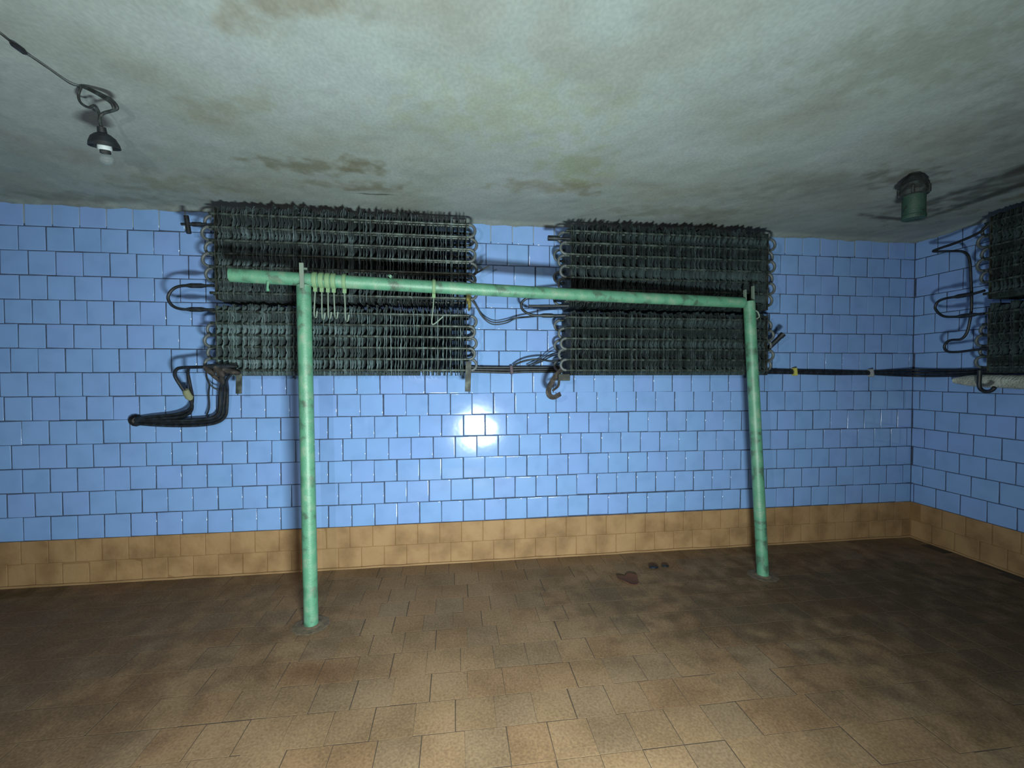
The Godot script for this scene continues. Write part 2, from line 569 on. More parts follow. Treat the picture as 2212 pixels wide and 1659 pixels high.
func build_room() -> void:
	var sl := 0.2
	# ---- ceiling: plaster with mould and soot; its rim runs down over the top tiles
	var cv := Canvas.new(1100, 740, LEFT_X, -WALL_Z - 0.05, RIGHT_X + 0.05, REAR_Z)
	var rag := noise(FastNoiseLite.TYPE_SIMPLEX, 0.07, 21, 5)
	cv.base(noise(FastNoiseLite.TYPE_SIMPLEX, 0.012, 20, 6), [[0.1, c8(106, 111, 106)], [0.4, c8(111, 120, 118)], [0.6, c8(114, 124, 123)], [0.9, c8(118, 127, 129)]])
	var brown := c8(73, 71, 54)
	var soot := c8(39, 44, 40)
	for s in [[-0.75, -2.36, 0.36, 0.09, 0.05, brown, 0.55], [-0.48, -2.33, 0.12, 0.10, 0.0, brown, 0.5], [-0.62, -2.56, 0.34, 0.07, 0.1, brown, 0.4], [-0.45, -2.60, 0.18, 0.05, 0.0, brown, 0.45],
			[-0.49, -2.672, 0.16, 0.010, 0.02, soot, 0.9], [0.5, -2.45, 0.34, 0.10, 0.1, c8(90, 86, 73), 0.5], [0.72, -2.43, 0.12, 0.09, -0.4, c8(84, 79, 67), 0.5],
			[-0.5, -1.36, 0.30, 0.08, 0.3, c8(86, 81, 67), 0.5], [-0.95, -1.9, 0.25, 0.10, 0.4, c8(93, 95, 79), 0.4], [0.2, -1.8, 0.5, 0.25, 0.2, c8(104, 113, 90), 0.4], [0.62, -2.2, 0.2, 0.25, 0.2, c8(99, 109, 81), 0.45],
			[-1.6, -2.7, 0.4, 0.14, 0.0, c8(92, 97, 82), 0.5], [-2.2, -2.95, 0.6, 0.08, 0.0, c8(82, 86, 75), 0.5], [1.5, -2.7, 0.6, 0.12, 0.05, c8(89, 93, 86), 0.45], [2.1, -2.2, 0.5, 0.2, 0.3, c8(84, 90, 86), 0.4],
			[2.96, -1.75, 0.075, 0.80, 0.03, c8(34, 38, 36), 0.95], [3.22, -2.05, 0.065, 0.62, 0.02, c8(28, 34, 31), 0.95], [3.10, -1.95, 0.16, 0.70, 0.02, c8(66, 70, 66), 0.7], [3.40, -1.9, 0.05, 0.6, 0.02, c8(70, 72, 58), 0.6], [2.98, -2.62, 0.34, 0.035, -0.08, c8(44, 44, 42), 0.9], [2.95, -2.45, 0.22, 0.16, 0.0, c8(70, 72, 68), 0.6], [2.5, -2.1, 0.3, 0.14, -0.2, c8(75, 75, 67), 0.55],
			[1.6, -1.3, 0.5, 0.2, 0.2, c8(95, 102, 93), 0.5], [2.6, -1.4, 0.5, 0.4, 0.3, c8(86, 92, 89), 0.5]]:
		cv.blot(s[0], s[1], s[2], s[3], s[4], s[5], s[6], rag, 0.35 if s[6] > 0.88 else 0.8)
	cv.grit(noise(FastNoiseLite.TYPE_SIMPLEX, 0.35, 34, 4), 0.07)
	var cm := material(Color.WHITE, 0.95)
	cm.albedo_texture = cv.texture()
	var cb := MB.new()
	var lump := noise(FastNoiseLite.TYPE_SIMPLEX, 0.9, 22, 4)
	var nx := 178
	var nz := 118
	var hgt := func(x: float, z: float) -> float:
		var rim := minf(z + WALL_Z, RIGHT_X - x)
		var y := CEIL + lump.get_noise_2d(x, z) * 0.012 + lump.get_noise_2d(x * 7.0, z * 7.0) * 0.0022
		var e := clampf(1.0 - rim / 0.07, 0, 1)
		return y - e * e * (0.022 + 0.012 * lump.get_noise_2d(x * 5.0 + 40.0, z * 5.0))
	for j in nz + 1:
		for i in nx + 1:
			var u := float(i) / nx
			var w := float(j) / nz
			var uu := 1.0 - (1.0 - u) * (1.0 - u) * 0.15 - (1.0 - u) * 0.85
			var ww := w * w * 0.3 + w * 0.7
			var x := LEFT_X + uu * (RIGHT_X + 0.01 - LEFT_X)
			var z := -WALL_Z - 0.008 + ww * (REAR_Z + WALL_Z + 0.008)
			var e := 0.012
			var nn := Vector3(hgt.call(x + e, z) - hgt.call(x - e, z), -2 * e, hgt.call(x, z + e) - hgt.call(x, z - e)).normalized()
			cb.vert(Vector3(x, hgt.call(x, z), z), nn, Vector2((x - LEFT_X) / (RIGHT_X + 0.05 - LEFT_X), (z + WALL_Z + 0.05) / (REAR_Z + WALL_Z + 0.05)))
	for j in nz:
		for i in nx:
			var a := j * (nx + 1) + i
			cb.quad(a, a + 1, a + nx + 2, a + nx + 1)
	cb.box(Vector3((LEFT_X + RIGHT_X) * 0.5, CEIL + 0.03 + sl * 0.5, (REAR_Z - WALL_Z) * 0.5), Vector3(RIGHT_X - LEFT_X + 2 * sl, sl, REAR_Z + WALL_Z + 2 * sl))
	structure("ceiling", cb.done(), cm, "uneven grey green plaster ceiling with brown and sooty stains")

	# ---- back wall: bed of grout with courses of square blue tiles, each course starting at its own place
	var wm := []
	for k in 4:
		wm.append(tile_mesh(0.1477, 0.1474, 0.006, 0.0022, 0.006 + 0.004 * k, 100 + k))
	var bw := MB.new()
	bw.box(Vector3((LEFT_X + RIGHT_X) * 0.5, CEIL * 0.5, -WALL_Z - 0.0022 - sl * 0.5), Vector3(RIGHT_X - LEFT_X + 2 * sl, CEIL + 0.1, sl))
	var back := structure("wall_back", bw.done(), mats.grout, "back wall of square glazed light blue tiles")
	var lime := MB.new()
	lime.box(Vector3((LEFT_X + RIGHT_X) * 0.5, SKIRT + 13.55 * ROW, -WALL_Z - 0.0021), Vector3(RIGHT_X - LEFT_X, ROW * 0.9, 0.001))
	put("pale_joint_filler", lime.done(), mats.lime, back)
	var starts := [0.0479, 0.1146, 0.0488, 0.1455, 0.0514, 0.1115, 0.0906, 0.1513, 0.0476, 0.126, 0.06, 0.1104, 0.0607, 0.0955]
	var f := TileField.new()
	for k in 14:
		var s0: float = starts[k]
		var i0 := int(floor((LEFT_X - s0) / COL))
		for i in range(i0, int((RIGHT_X - s0) / COL) + 1):
			var xa := maxf(s0 + i * COL, LEFT_X)
			var xb := minf(s0 + (i + 1) * COL, RIGHT_X)
			if xb - xa < 0.02:
				continue
			var x := (xa + xb) * 0.5
			var sag := 0.010 * exp(-pow((x - 1.2) / 1.1, 2)) * (1.0 if k < 6 else 0.4 if k == 6 else 0.0) * (0.6 if k == 0 else 1.0)
			var y := SKIRT + (k + 0.5) * ROW + sag
			var xf := tilted(Basis(), Vector3(x + rng.randfn(0, 0.0010), y + rng.randfn(0, 0.0008), -WALL_Z + rng.randfn(0, 0.0003)), 0.0055)
			xf.basis = xf.basis.scaled_local(Vector3((xb - xa - 0.005) / 0.1479, 1, 1))
			var hidden := (y > 1.42 and y < 2.3 and ((x > -1.35 and x < 0.0) or (x > 0.85 and x < 2.3))) or x < -2.86
			f.list.append([absf(x) * 0.6 + (100.0 if hidden else 0.0) + (0.8 if k > 12 else 0.0), xf, rng.randi() % 4, rng.randi() % 5])
	lay(back, f, wm, mats.wall, 300)

	# ---- right wall
	var rb := MB.new()
	rb.box(Vector3(RIGHT_X + 0.0022 + sl * 0.5, CEIL * 0.5, (REAR_Z - WALL_Z) * 0.5), Vector3(sl, CEIL + 0.1, REAR_Z + WALL_Z))
	var rwall := structure("wall_right", rb.done(), mats.grout, "right wall of square glazed light blue tiles")
	var rs := [0.0607, 0.126, 0.0493, 0.1343, 0.0425, 0.0928, 0.13, 0.05, 0.12, 0.03, 0.11, 0.05, 0.12, 0.04]
	f = TileField.new()
	var rp := 0.163
	var face := Basis(Vector3(0, 0, 1), Vector3(0, 1, 0), Vector3(-1, 0, 0))
	for k in 14:
		# start measured near z = -2.6 for the lower courses
		var zc: float = -2.6 + fposmod(rs[k] + 2.6, 0.1529)
		var i0 := int(floor((-WALL_Z - zc) / rp))
		for i in range(i0, i0 + 30):
			var za := maxf(zc + i * rp, -WALL_Z)
			var zb := minf(zc + (i + 1) * rp, REAR_Z)
			if zb - za < 0.02:
				continue
			var z := (za + zb) * 0.5
			var xf := tilted(face, Vector3(RIGHT_X + rng.randfn(0, 0.0003), SKIRT + (k + 0.5) * ROW, z), 0.0055)
			xf.basis = xf.basis.scaled_local(Vector3((zb - za - 0.005) / 0.1479, 1, 1))
			f.list.append([(1.0 if z < -2.1 else 100.0), xf, rng.randi() % 4, rng.randi() % 5])
	lay(rwall, f, wm, mats.wall_dull, 300)

	# ---- skirting of brown tiles, two courses, with a small mortar fillet at the floor
	var sm := []
	for k in 3:
		sm.append(tile_mesh(0.1495, 0.1425, 0.006, 0.0018, 0.01, 130 + k))
	for w in 2:
		var b := MB.new()
		var root: MeshInstance3D
		f = TileField.new()
		if w == 0:
			b.box(Vector3((LEFT_X + RIGHT_X) * 0.5, SKIRT * 0.5, -WALL_Z - 0.0003), Vector3(RIGHT_X - LEFT_X, SKIRT, 0.006))
			root = structure("baseboard_back", b.done(), mats.skirt_grout, "tan skirting tiles along the foot of the back wall")
		else:
			b.box(Vector3(RIGHT_X + 0.0005, SKIRT * 0.5, (REAR_Z - WALL_Z) * 0.5), Vector3(0.006, SKIRT, REAR_Z + WALL_Z))
			root = structure("baseboard_right", b.done(), mats.skirt_grout, "tan skirting tiles along the foot of the right wall")
		for k in 2:
			var y := 0.0725 + k * 0.1445
			if w == 0:
				for i in range(-23, 25):
					var x: float = 0.0339 + i * COL + k * 0.076
					if x < LEFT_X + 0.08 or x > RIGHT_X - 0.07:
						continue
					f.list.append([absf(x), tilted(Basis(), Vector3(x, y, -WALL_Z + 0.0035), 0.004), rng.randi() % 3, rng.randi() % 3])
			else:
				for i in 29:
					var z: float = -WALL_Z + 0.085 + i * 0.156 + k * 0.07
					f.list.append([(1.0 if z < -1.8 else 100.0), tilted(face, Vector3(RIGHT_X - 0.0035, y, z), 0.004), rng.randi() % 3, rng.randi() % 3])
		lay(root, f, sm, mats.skirt, 150)
		var fil := MB.new()
		var pts := PackedVector3Array()
		for i in 60:
			var t := i / 59.0
			var q := rng.randf_range(-0.003, 0.003)
			pts.append(Vector3(lerpf(LEFT_X, RIGHT_X, t), 0.002 + q, -WALL_Z + 0.008) if w == 0 else Vector3(RIGHT_X - 0.008, 0.002 + q, lerpf(-WALL_Z, REAR_Z, t)))
		fil.sweep(pts, 0.010, 6)
		put("mortar_fillet", fil.done(), mats.skirt[1], root)

	# ---- left and rear walls, out of frame, closing the room
	var lb := MB.new()
	lb.box(Vector3(LEFT_X - sl * 0.5, CEIL * 0.5, (REAR_Z - WALL_Z) * 0.5), Vector3(sl, CEIL + 0.1, REAR_Z + WALL_Z))
	structure("wall_left", lb.done(), mats.wall_plain, "left wall of light blue tiles")
	var kb := MB.new()
	kb.box(Vector3((LEFT_X + RIGHT_X) * 0.5, CEIL * 0.5, REAR_Z + sl * 0.5), Vector3(RIGHT_X - LEFT_X + 2 * sl, CEIL + 0.1, sl))
	structure("wall_rear", kb.done(), mats.soot, "dark sooty rear wall behind the viewer")

	# ---- floor: tan tiles, scrubbed near the middle, ground-in dirt towards the walls
	var fc := Canvas.new(1400, 1400, -3.6, -3.6, 3.9, 3.9)
	var speck := noise(FastNoiseLite.TYPE_SIMPLEX, 0.05, 31, 5)
	fc.base(noise(FastNoiseLite.TYPE_SIMPLEX, 0.02, 30, 5), [[0.15, c8(212, 208, 200)], [0.45, c8(232, 228, 222)], [0.8, c8(250, 246, 240)]])
	var dirt := c8(186, 180, 178)
	for s in [[-2.2, -2.5, 1.5, 0.9, 0.0, dirt, 0.85], [-1.9, -1.8, 0.9, 0.8, 0.0, dirt, 0.7], [2.4, -2.3, 1.6, 0.75, 0.0, c8(152, 149, 144), 0.85], [2.7, -1.7, 1.2, 0.7, -0.3, c8(159, 155, 148), 0.7],
			[0.9, -2.45, 0.5, 0.3, 0.0, c8(175, 176, 173), 0.6], [-0.8, -2.35, 0.25, 0.2, 0.0, c8(175, 172, 169), 0.6], [1.55, -2.15, 0.4, 0.25, 0.2, c8(168, 168, 165), 0.6], [-0.65, -2.0, 0.35, 0.1, 0.2, c8(175, 154, 140), 0.5], [-2.8, -2.95, 0.4, 0.12, 0.0, c8(154, 152, 126), 0.8]]:
		fc.blot(s[0], s[1], s[2], s[3], s[4], s[5], s[6], speck, 0.5)
	fc.grit(noise(FastNoiseLite.TYPE_SIMPLEX, 0.42, 33, 3), 0.17)
	var ft := fc.texture()
	mats.floor = []
	for c in [c8(131, 108, 84), c8(128, 106, 83), c8(133, 110, 86), c8(130, 105, 81), c8(127, 107, 86)]:
		var m := tri(material(c, 0.8), ft, 1.0 / 7.5)
		m.metallic_specular = 0.25
		m.uv1_offset = Vector3(3.6 / 7.5, 0, 3.6 / 7.5)
		mats.floor.append(m)
	mats.floor_grout = tri(material(c8(66, 53, 40), 0.95), ft, 1.0 / 7.5)
	var fb := MB.new()
	fb.box(Vector3((LEFT_X + RIGHT_X) * 0.5, -0.0004 - sl * 0.5, (REAR_Z - WALL_Z) * 0.5), Vector3(RIGHT_X - LEFT_X + 2 * sl, sl, REAR_Z + WALL_Z + 2 * sl))
	var fl := structure("floor", fb.done(), mats.floor_grout, "worn floor of square tan tiles with ground in dirt")
	var fm := []
	for k in 4:
		fm.append(tile_mesh(0.1542, 0.1612, 0.006, 0.0002, 0.001, 150 + k))
	f = TileField.new()
	var lie := Basis(Vector3(1, 0, 0), Vector3(0, 0, -1), Vector3(0, 1, 0))
	var lines := [-1.2605, -1.423, -1.5885, -1.7495, -1.9155, -2.082, -2.247, -2.40, -2.558, -2.72, -2.885, -3.046]
	var phase := {1: 0.0257, 2: 0.1486, 3: 0.0424, 4: 0.0148, 5: 0.0498, 6: 0.1338}
	for i in range(-19, 11):
		var z0: float = lines[i] if i >= 0 and i < lines.size() else -1.2605 - i * 0.1625
		var z1: float = lines[i + 1] if i >= 0 and i + 1 < lines.size() else -1.2605 - (i + 1) * 0.1625
		if z0 > REAR_Z:
			continue
		var ph: float = phase.get(i, rng.randf_range(0, 0.157))
		for q in range(-23, 25):
			var x: float = ph + (q + 0.5) * 0.157
			if x < LEFT_X + 0.06 or x > RIGHT_X - 0.06:
				continue
			var z := (z0 + z1) * 0.5
			var xf := tilted(lie, Vector3(x + rng.randfn(0, 0.001), rng.randf_range(0.0, 0.0001), z + rng.randfn(0, 0.001)), 0.0)
			xf.basis = xf.basis.scaled_local(Vector3(1, (z0 - z1 - 0.0030) / 0.1612, 1))
			var seen := z < -1.15 and absf(x - 0.35) < 1.0 + absf(z) * 1.25
			f.list.append([absf(x - 0.3) * 0.5 + (z + 3.0) * 0.15 + (0.0 if seen else 100.0), xf, rng.randi() % 4, rng.randi() % 5])
	lay(fl, f, fm, mats.floor, 300)

func build_coils() -> void:
	var w := Basis()
	coil("cooling_coil", "upper dark finned cooling coil on the back wall beside the left post", Vector3(-1.40, 1.785, -WALL_Z), w, 1.455, 0.545, 7, 1, [0, 1], mats.fin_grey)
	coil("cooling_coil", "lower dusty finned cooling coil behind the left green post", Vector3(-1.40, 1.33, -WALL_Z), w, 1.455, 0.42, 6, 2, [4, 5], mats.fin_dusty)
	coil("cooling_coil", "upper black finned cooling coil behind the right end of the green rail", Vector3(0.765, 1.785, -WALL_Z), w, 1.39, 0.535, 7, 3, [0, 1], mats.fin)
	coil("cooling_coil", "lower black finned cooling coil behind the right green post", Vector3(0.765, 1.33, -WALL_Z), w, 1.39, 0.42, 6, 4, [4, 5], mats.fin)
	var r := Basis(Vector3(0, 0, 1), Vector3(0, 1, 0), Vector3(-1, 0, 0))
	coil("cooling_coil", "upper dark finned cooling coil on the right wall under the sooty ceiling", Vector3(RIGHT_X, 1.82, -2.34), r, 1.40, 0.53, 7, 5, [0, 1], mats.fin)
	coil("cooling_coil", "lower dark finned cooling coil on the right wall above the white pipe", Vector3(RIGHT_X, 1.345, -2.34), r, 1.40, 0.42, 6, 6, [4, 5], mats.fin)

func build_rail() -> void:
	var base := Vector3(-0.773, 0, -2.38)
	var o := thing("pipe_rail", "chipped green painted pipe rail on two leaning posts, goal shaped", "pipe rail", base)
	var pl := [base, Vector3(-0.794, 1.807, -2.39)]
	var pr := [Vector3(2.016, 0, -2.578), Vector3(1.926, 1.818, -2.62)]
	for p in [pl, pr]:
		put("post", tube([p[0], p[0].lerp(p[1], 0.33), p[0].lerp(p[1], 0.66), p[1]], 0.0365, 24, base), mats.green, o)
		var m := MB.new()
		m.lathe([Vector2(0.105, -0.002), Vector2(0.09, 0.0015), Vector2(0.055, 0.003), Vector2(0.044, 0.007), Vector2(0.036, 0.009)], 9, p[0] - base)
		put("mortar_collar", m.done(), mats.mortar, o)
	var ba := Vector3(-1.139, 1.845, -2.36)
	var bb := Vector3(1.880, 1.809, -2.62)
	var rl := []
	for k in 9:
		rl.append(ba.lerp(bb, k / 8.0) + Vector3(0, sin(PI * k / 8.0) * -0.006, 0))
	put("rail", tube(rl, 0.035, 24, base), mats.green, o)
	# flat prongs of the forks on the post heads
	for q in [[Vector3(-0.790, 1.850, -2.349), Vector3(0.022, 0.13, 0.006), 0.02], [Vector3(-0.800, 1.850, -2.432), Vector3(0.022, 0.12, 0.006), 0.0],
			[Vector3(1.896, 1.852, -2.62), Vector3(0.006, 0.085, 0.026), 0.05], [Vector3(1.953, 1.858, -2.62), Vector3(0.006, 0.125, 0.026), 0.03]]:
		var m := MB.new()
		m.box(q[0] - base, q[1], 0.001, Basis(Vector3.BACK, q[2]))
		put("fork_prong", m.done(), mats.steel, o)
	# a dried paint run under the free end, a weld lump on top and an eye on the right post
	put("paint_run", tube([Vector3(-0.955, 1.815, -2.352), Vector3(-0.957, 1.785, -2.350), Vector3(-0.955, 1.765, -2.350)], [0.008, 0.006, 0.009], 8, base), mats.green, o)
	put("weld_lump", tube([Vector3(-0.36, 1.868, -2.42), Vector3(-0.35, 1.880, -2.42)], [0.018, 0.010], 8, base), mats.green, o)
	put("side_eye", tube(curve([Vector3(1.950, 1.76, -2.60), Vector3(1.975, 1.745, -2.60), Vector3(1.985, 1.715, -2.60), Vector3(1.960, 1.700, -2.60)], 4), 0.005, 8, base), mats.steel, o)
	# wire hooks hung over the rail: a painted band, a rod, a bent tip
	var place := ["nearest the left post", "second from the left post", "third from the left post", "fourth from the left post", "fifth from the left post", "alone near mid rail"]
	var k := 0
	for x in [-0.738, -0.706, -0.675, -0.646, -0.592, -0.122]:
		var t: float = (x - ba.x) / (bb.x - ba.x)
		var c := ba.lerp(bb, t) + Vector3(0, sin(PI * t) * -0.006, 0)
		var h := thing("wire_hook", "wire hook banded round the green rail, %s" % place[k], "hook", c, "wire hooks on the green rail")
		var ring := MB.new()
		var wide := 0.013 if k < 4 else 0.010
		var ax := (bb - ba).normalized()
		var q := Basis(ax.cross(Vector3.BACK).normalized(), ax, Vector3.BACK).orthonormalized()
		ring.lathe([Vector2(0.0364, -wide), Vector2(0.0415, -wide * 0.8), Vector2(0.0425, 0), Vector2(0.0415, wide * 0.8), Vector2(0.0364, wide)], 20, Vector3.ZERO, q)
		put("band", ring.done(), mats.band, h)
		var lug := MB.new()
		lug.box(Vector3(0, -0.050, 0.0), Vector3(0.020, 0.024, 0.012), 0.002)
		put("lug", lug.done(), mats.band, h)
		var dx := rng.randf_range(-0.006, 0.006)
		var low := -0.175 - rng.randf_range(0, 0.02)
		var tip := curve([Vector3(0, -0.05, 0), Vector3(dx * 0.5, -0.11, 0.004), Vector3(dx, low, 0.006), Vector3(dx + 0.008, low - 0.018, 0.014), Vector3(dx + 0.020, low - 0.014, 0.034), Vector3(dx + 0.026, low + 0.012, 0.044)], 4)
		if k == 5:
			tip = curve([Vector3(0, -0.05, 0), Vector3(-0.004, -0.12, 0.004), Vector3(-0.012, -0.20, 0.0), Vector3(0.004, -0.205, 0.0), Vector3(0.05, -0.165, 0.0)], 4)
		put("rod", tube(tip, 0.0038, 8), mats.steel, h)
		k += 1
	var ys := thing("cloth_strip", "short yellowish rag strip tied under the rail at the left coil's end", "rag", Vector3(0.075, 1.784, -2.47))
	var sb := MB.new()
	sb.sweep(curve([Vector3(0, 0.002, 0.0), Vector3(-0.004, -0.02, 0.012), Vector3(0.003, -0.05, 0.008), Vector3(-0.002, -0.085, 0.0)], 4), [0.014, 0.015, 0.016, 0.015, 0.014, 0.013, 0.012, 0.012, 0.011, 0.010, 0.008, 0.006, 0.003], 7)
	put("strip", sb.done(), tri(material(c8(128, 112, 52), 0.95), mats.fin[0].albedo_texture, 4.0), ys)

func pipe_thing(called: String, label: String, category: String, at: Vector3, runs: Array, group := "") -> Node3D:
	# runs: [part name, points, radius, material]
	var o := thing(called, label, category, at, group)
	for r in runs:
		put(r[0], tube(curve(r[1], 5), r[2], 10, at), r[3], o)
	return o

func sleeve(o: Node3D, a: Vector3, b: Vector3, r: float, m: Material, called := "coupling") -> void:
	var p := []
	var rr := []
	for k in 9:
		var t := k / 8.0
		p.append(a.lerp(b, t))
		rr.append(r * (0.6 + 0.4 * smoothstep(0.0, 0.25, minf(t, 1 - t))))
	put(called, tube(p, rr, 12, o.position), m, o)

func build_pipes() -> void:
	# left coil: U pipe from the upper to the lower unit
	var u := pipe_thing("u_pipe", "black U shaped pipe bend standing out left of the left coil", "pipe", Vector3(-1.40, 1.72, -2.75), [["pipe", [Vector3(-1.417, 1.864, -2.75), Vector3(-1.473, 1.862, -2.75), Vector3(-1.525, 1.861, -2.75), Vector3(-1.598, 1.857, -2.75), Vector3(-1.643, 1.834, -2.75), Vector3(-1.666, 1.790, -2.75), Vector3(-1.649, 1.747, -2.75), Vector3(-1.605, 1.724, -2.75), Vector3(-1.525, 1.721, -2.75), Vector3(-1.475, 1.722, -2.75), Vector3(-1.417, 1.723, -2.75)], 0.0085, mats.black]])
	sleeve(u, Vector3(-1.57, 1.8605, -2.75), Vector3(-1.46, 1.862, -2.75), 0.0145, mats.black)
	sleeve(u, Vector3(-1.57, 1.7215, -2.75), Vector3(-1.46, 1.722, -2.75), 0.0145, mats.black)
	# left coil: small valve at the top
	var v := pipe_thing("valve", "small dark cross shaped valve at the top left of the left coil", "valve", Vector3(-1.42, 2.17, -2.78), [["pipe", [Vector3(-1.417, 2.233, -2.78), Vector3(-1.509, 2.228, -2.78), Vector3(-1.572, 2.229, -2.78)], 0.008, mats.pipe], ["stem", [Vector3(-1.578, 2.277, -2.78), Vector3(-1.572, 2.229, -2.78), Vector3(-1.565, 2.174, -2.78)], 0.013, mats.black], ["handle", [Vector3(-1.572, 2.229, -2.78), Vector3(-1.606, 2.227, -2.78)], 0.008, mats.black]])
	sleeve(v, Vector3(-1.56, 2.228, -2.78), Vector3(-1.48, 2.230, -2.78), 0.014, mats.black)
	# bundle of pipes that drops from the left coil and goes into the wall
	var A := [Vector3(-1.277, 1.386, -2.718), Vector3(-1.42, 1.386, -2.718), Vector3(-1.496, 1.383, -2.755), Vector3(-1.63, 1.380, -2.80), Vector3(-1.667, 1.364, -2.81), Vector3(-1.684, 1.331, -2.83), Vector3(-1.677, 1.280, -2.86), Vector3(-1.659, 1.212, -2.90), Vector3(-1.653, 1.167, -2.93), Vector3(-1.668, 1.118, -2.96), Vector3(-1.704, 1.085, -2.98), Vector3(-1.765, 1.067, -2.99), Vector3(-1.919, 1.056, -3.00), Vector3(-2.03, 1.050, -3.01)]
	var A2 := [Vector3(-1.59, 1.378, -2.80), Vector3(-1.612, 1.345, -2.83), Vector3(-1.622, 1.265, -2.87), Vector3(-1.640, 1.191, -2.92), Vector3(-1.668, 1.131, -2.95), Vector3(-1.729, 1.100, -2.98), Vector3(-1.805, 1.082, -2.99), Vector3(-1.919, 1.072, -3.00), Vector3(-2.025, 1.058, -3.01)]
	var B := [Vector3(-1.329, 1.364, -2.73), Vector3(-1.393, 1.322, -2.78), Vector3(-1.45, 1.290, -2.89), Vector3(-1.487, 1.218, -2.94), Vector3(-1.507, 1.134, -2.97), Vector3(-1.531, 1.084, -2.99), Vector3(-1.584, 1.055, -2.995), Vector3(-1.73, 1.044, -3.00), Vector3(-1.896, 1.042, -3.005), Vector3(-2.035, 1.043, -3.015)]
	var C := [Vector3(-1.317, 1.345, -2.73), Vector3(-1.375, 1.305, -2.79), Vector3(-1.431, 1.248, -2.91), Vector3(-1.46, 1.128, -2.96), Vector3(-1.482, 1.067, -2.98), Vector3(-1.532, 1.030, -2.99), Vector3(-1.618, 1.013, -2.995), Vector3(-1.758, 1.009, -3.00), Vector3(-1.923, 1.017, -3.005), Vector3(-2.035, 1.029, -3.01)]
	var E := [Vector3(-1.350, 1.355, -2.73), Vector3(-1.400, 1.312, -2.80), Vector3(-1.434, 1.278, -2.89), Vector3(-1.48, 1.128, -2.96), Vector3(-1.504, 1.073, -2.98), Vector3(-1.554, 1.043, -2.99), Vector3(-1.676, 1.030, -3.00), Vector3(-1.896, 1.030, -3.01), Vector3(-2.03, 1.035, -3.015)]
	var G := [Vector3(-1.70, 1.092, -3.00), Vector3(-1.82, 1.076, -3.01), Vector3(-1.95, 1.066, -3.012), Vector3(-2.04, 1.052, -3.015)]
	var bd := pipe_thing("pipe_bundle", "bundle of dark bent pipes dropping from the left coil into the blue wall", "pipes", Vector3(-1.40, 1.01, -2.98), [["pipe", A, 0.010, mats.black], ["pipe", A2, 0.009, mats.black], ["pipe", B, 0.0125, mats.black], ["pipe", C, 0.0095, mats.black], ["pipe", E, 0.0085, mats.black], ["pipe", G, 0.013, mats.black],
		["thin_wire", [Vector3(-1.519, 1.379, -2.85), Vector3(-1.535, 1.322, -2.88), Vector3(-1.536, 1.278, -2.91), Vector3(-1.556, 1.219, -2.94), Vector3(-1.570, 1.128, -2.97), Vector3(-1.60, 1.07, -2.99)], 0.005, mats.black],
		["thin_wire", [Vector3(-1.536, 1.284, -2.91), Vector3(-1.515, 1.255, -2.92), Vector3(-1.475, 1.235, -2.935)], 0.005, mats.black]])
	sleeve(bd, Vector3(-1.655, 1.245, -2.88), Vector3(-1.65, 1.185, -2.92), 0.024, mats.clamp, "clamp")
	sleeve(bd, Vector3(-1.46, 1.386, -2.726), Vector3(-1.30, 1.386, -2.718), 0.016, mats.black)
	sleeve(bd, Vector3(-2.02, 1.045, -3.01), Vector3(-2.055, 1.046, -3.052), 0.038, mats.rust, "wall_collar")
	# rusty connectors hanging in a clump under the coil corner
	for q in [[Vector3(-1.46, 1.385, -2.715), Vector3(-1.41, 1.335, -2.725), 0.016], [Vector3(-1.40, 1.385, -2.715), Vector3(-1.355, 1.325, -2.715), 0.020], [Vector3(-1.36, 1.37, -2.72), Vector3(-1.27, 1.345, -2.722), 0.016], [Vector3(-1.47, 1.345, -2.80), Vector3(-1.42, 1.29, -2.83), 0.012], [Vector3(-1.385, 1.325, -2.75), Vector3(-1.405, 1.285, -2.80), 0.014]]:
		sleeve(bd, q[0], q[1], q[2], mats.rust, "connector")
	# hanging feet under the left coil
	for q in [[-1.283, 1.345, 1.224, "left end"], [0.076, 1.42, 1.228, "right end"]]:
		var m := MB.new()
		var t: float = q[1] - q[2]
		m.box(Vector3(0, -t * 0.5, 0), Vector3(0.034 if q[0] < 0 else 0.036, t, 0.005), 0.001, Basis(Vector3.BACK, -0.03))
		var h := put("hanging_strap", m.done(), mats.plate, self, Transform3D(Basis(), Vector3(q[0], q[1], -2.740)))
		tag(h, "short flat grey strap hanging below the %s of the left coil" % q[3], "strap", "")
	# cables along the wall, behind the right coil and round the corner
	var runs := []
	for k in 3:
		var dy := 0.016 * (k - 1)
		var e := 0.004 * (k % 2)
		runs.append(["cable", [Vector3(-0.02, 1.377 + dy, -3.03 + e), Vector3(0.084, 1.375 + dy, -3.03 + e), Vector3(0.176, 1.373 + dy, -3.03 + e), Vector3(0.373, 1.370 + dy * 1.1, -3.032 + e), Vector3(0.539, 1.373 + dy, -3.032 + e), Vector3(0.9, 1.372 + dy, -3.03 + e), Vector3(1.6, 1.364 + dy, -3.03 + e), Vector3(2.314, 1.359 + dy * 0.8, -3.03 + e), Vector3(2.616, 1.356 + dy * 0.7, -3.032 + e), Vector3(2.942, 1.350 + dy * 0.8, -3.032 + e), Vector3(3.289, 1.347 + dy * 0.6, -3.032 + e), Vector3(3.50, 1.347 + dy * 1.2, -3.025 + e), Vector3(3.64, 1.346 + dy * 1.5, -2.985), Vector3(3.672, 1.345 + dy * 1.5, -2.9), Vector3(3.676, 1.345 + dy * 1.3, -2.75), Vector3(3.668, 1.352 + dy, -2.58), Vector3(3.66, 1.362 + dy, -2.40), Vector3(3.66, 1.366 + dy, -2.2)], 0.0095, mats.black])
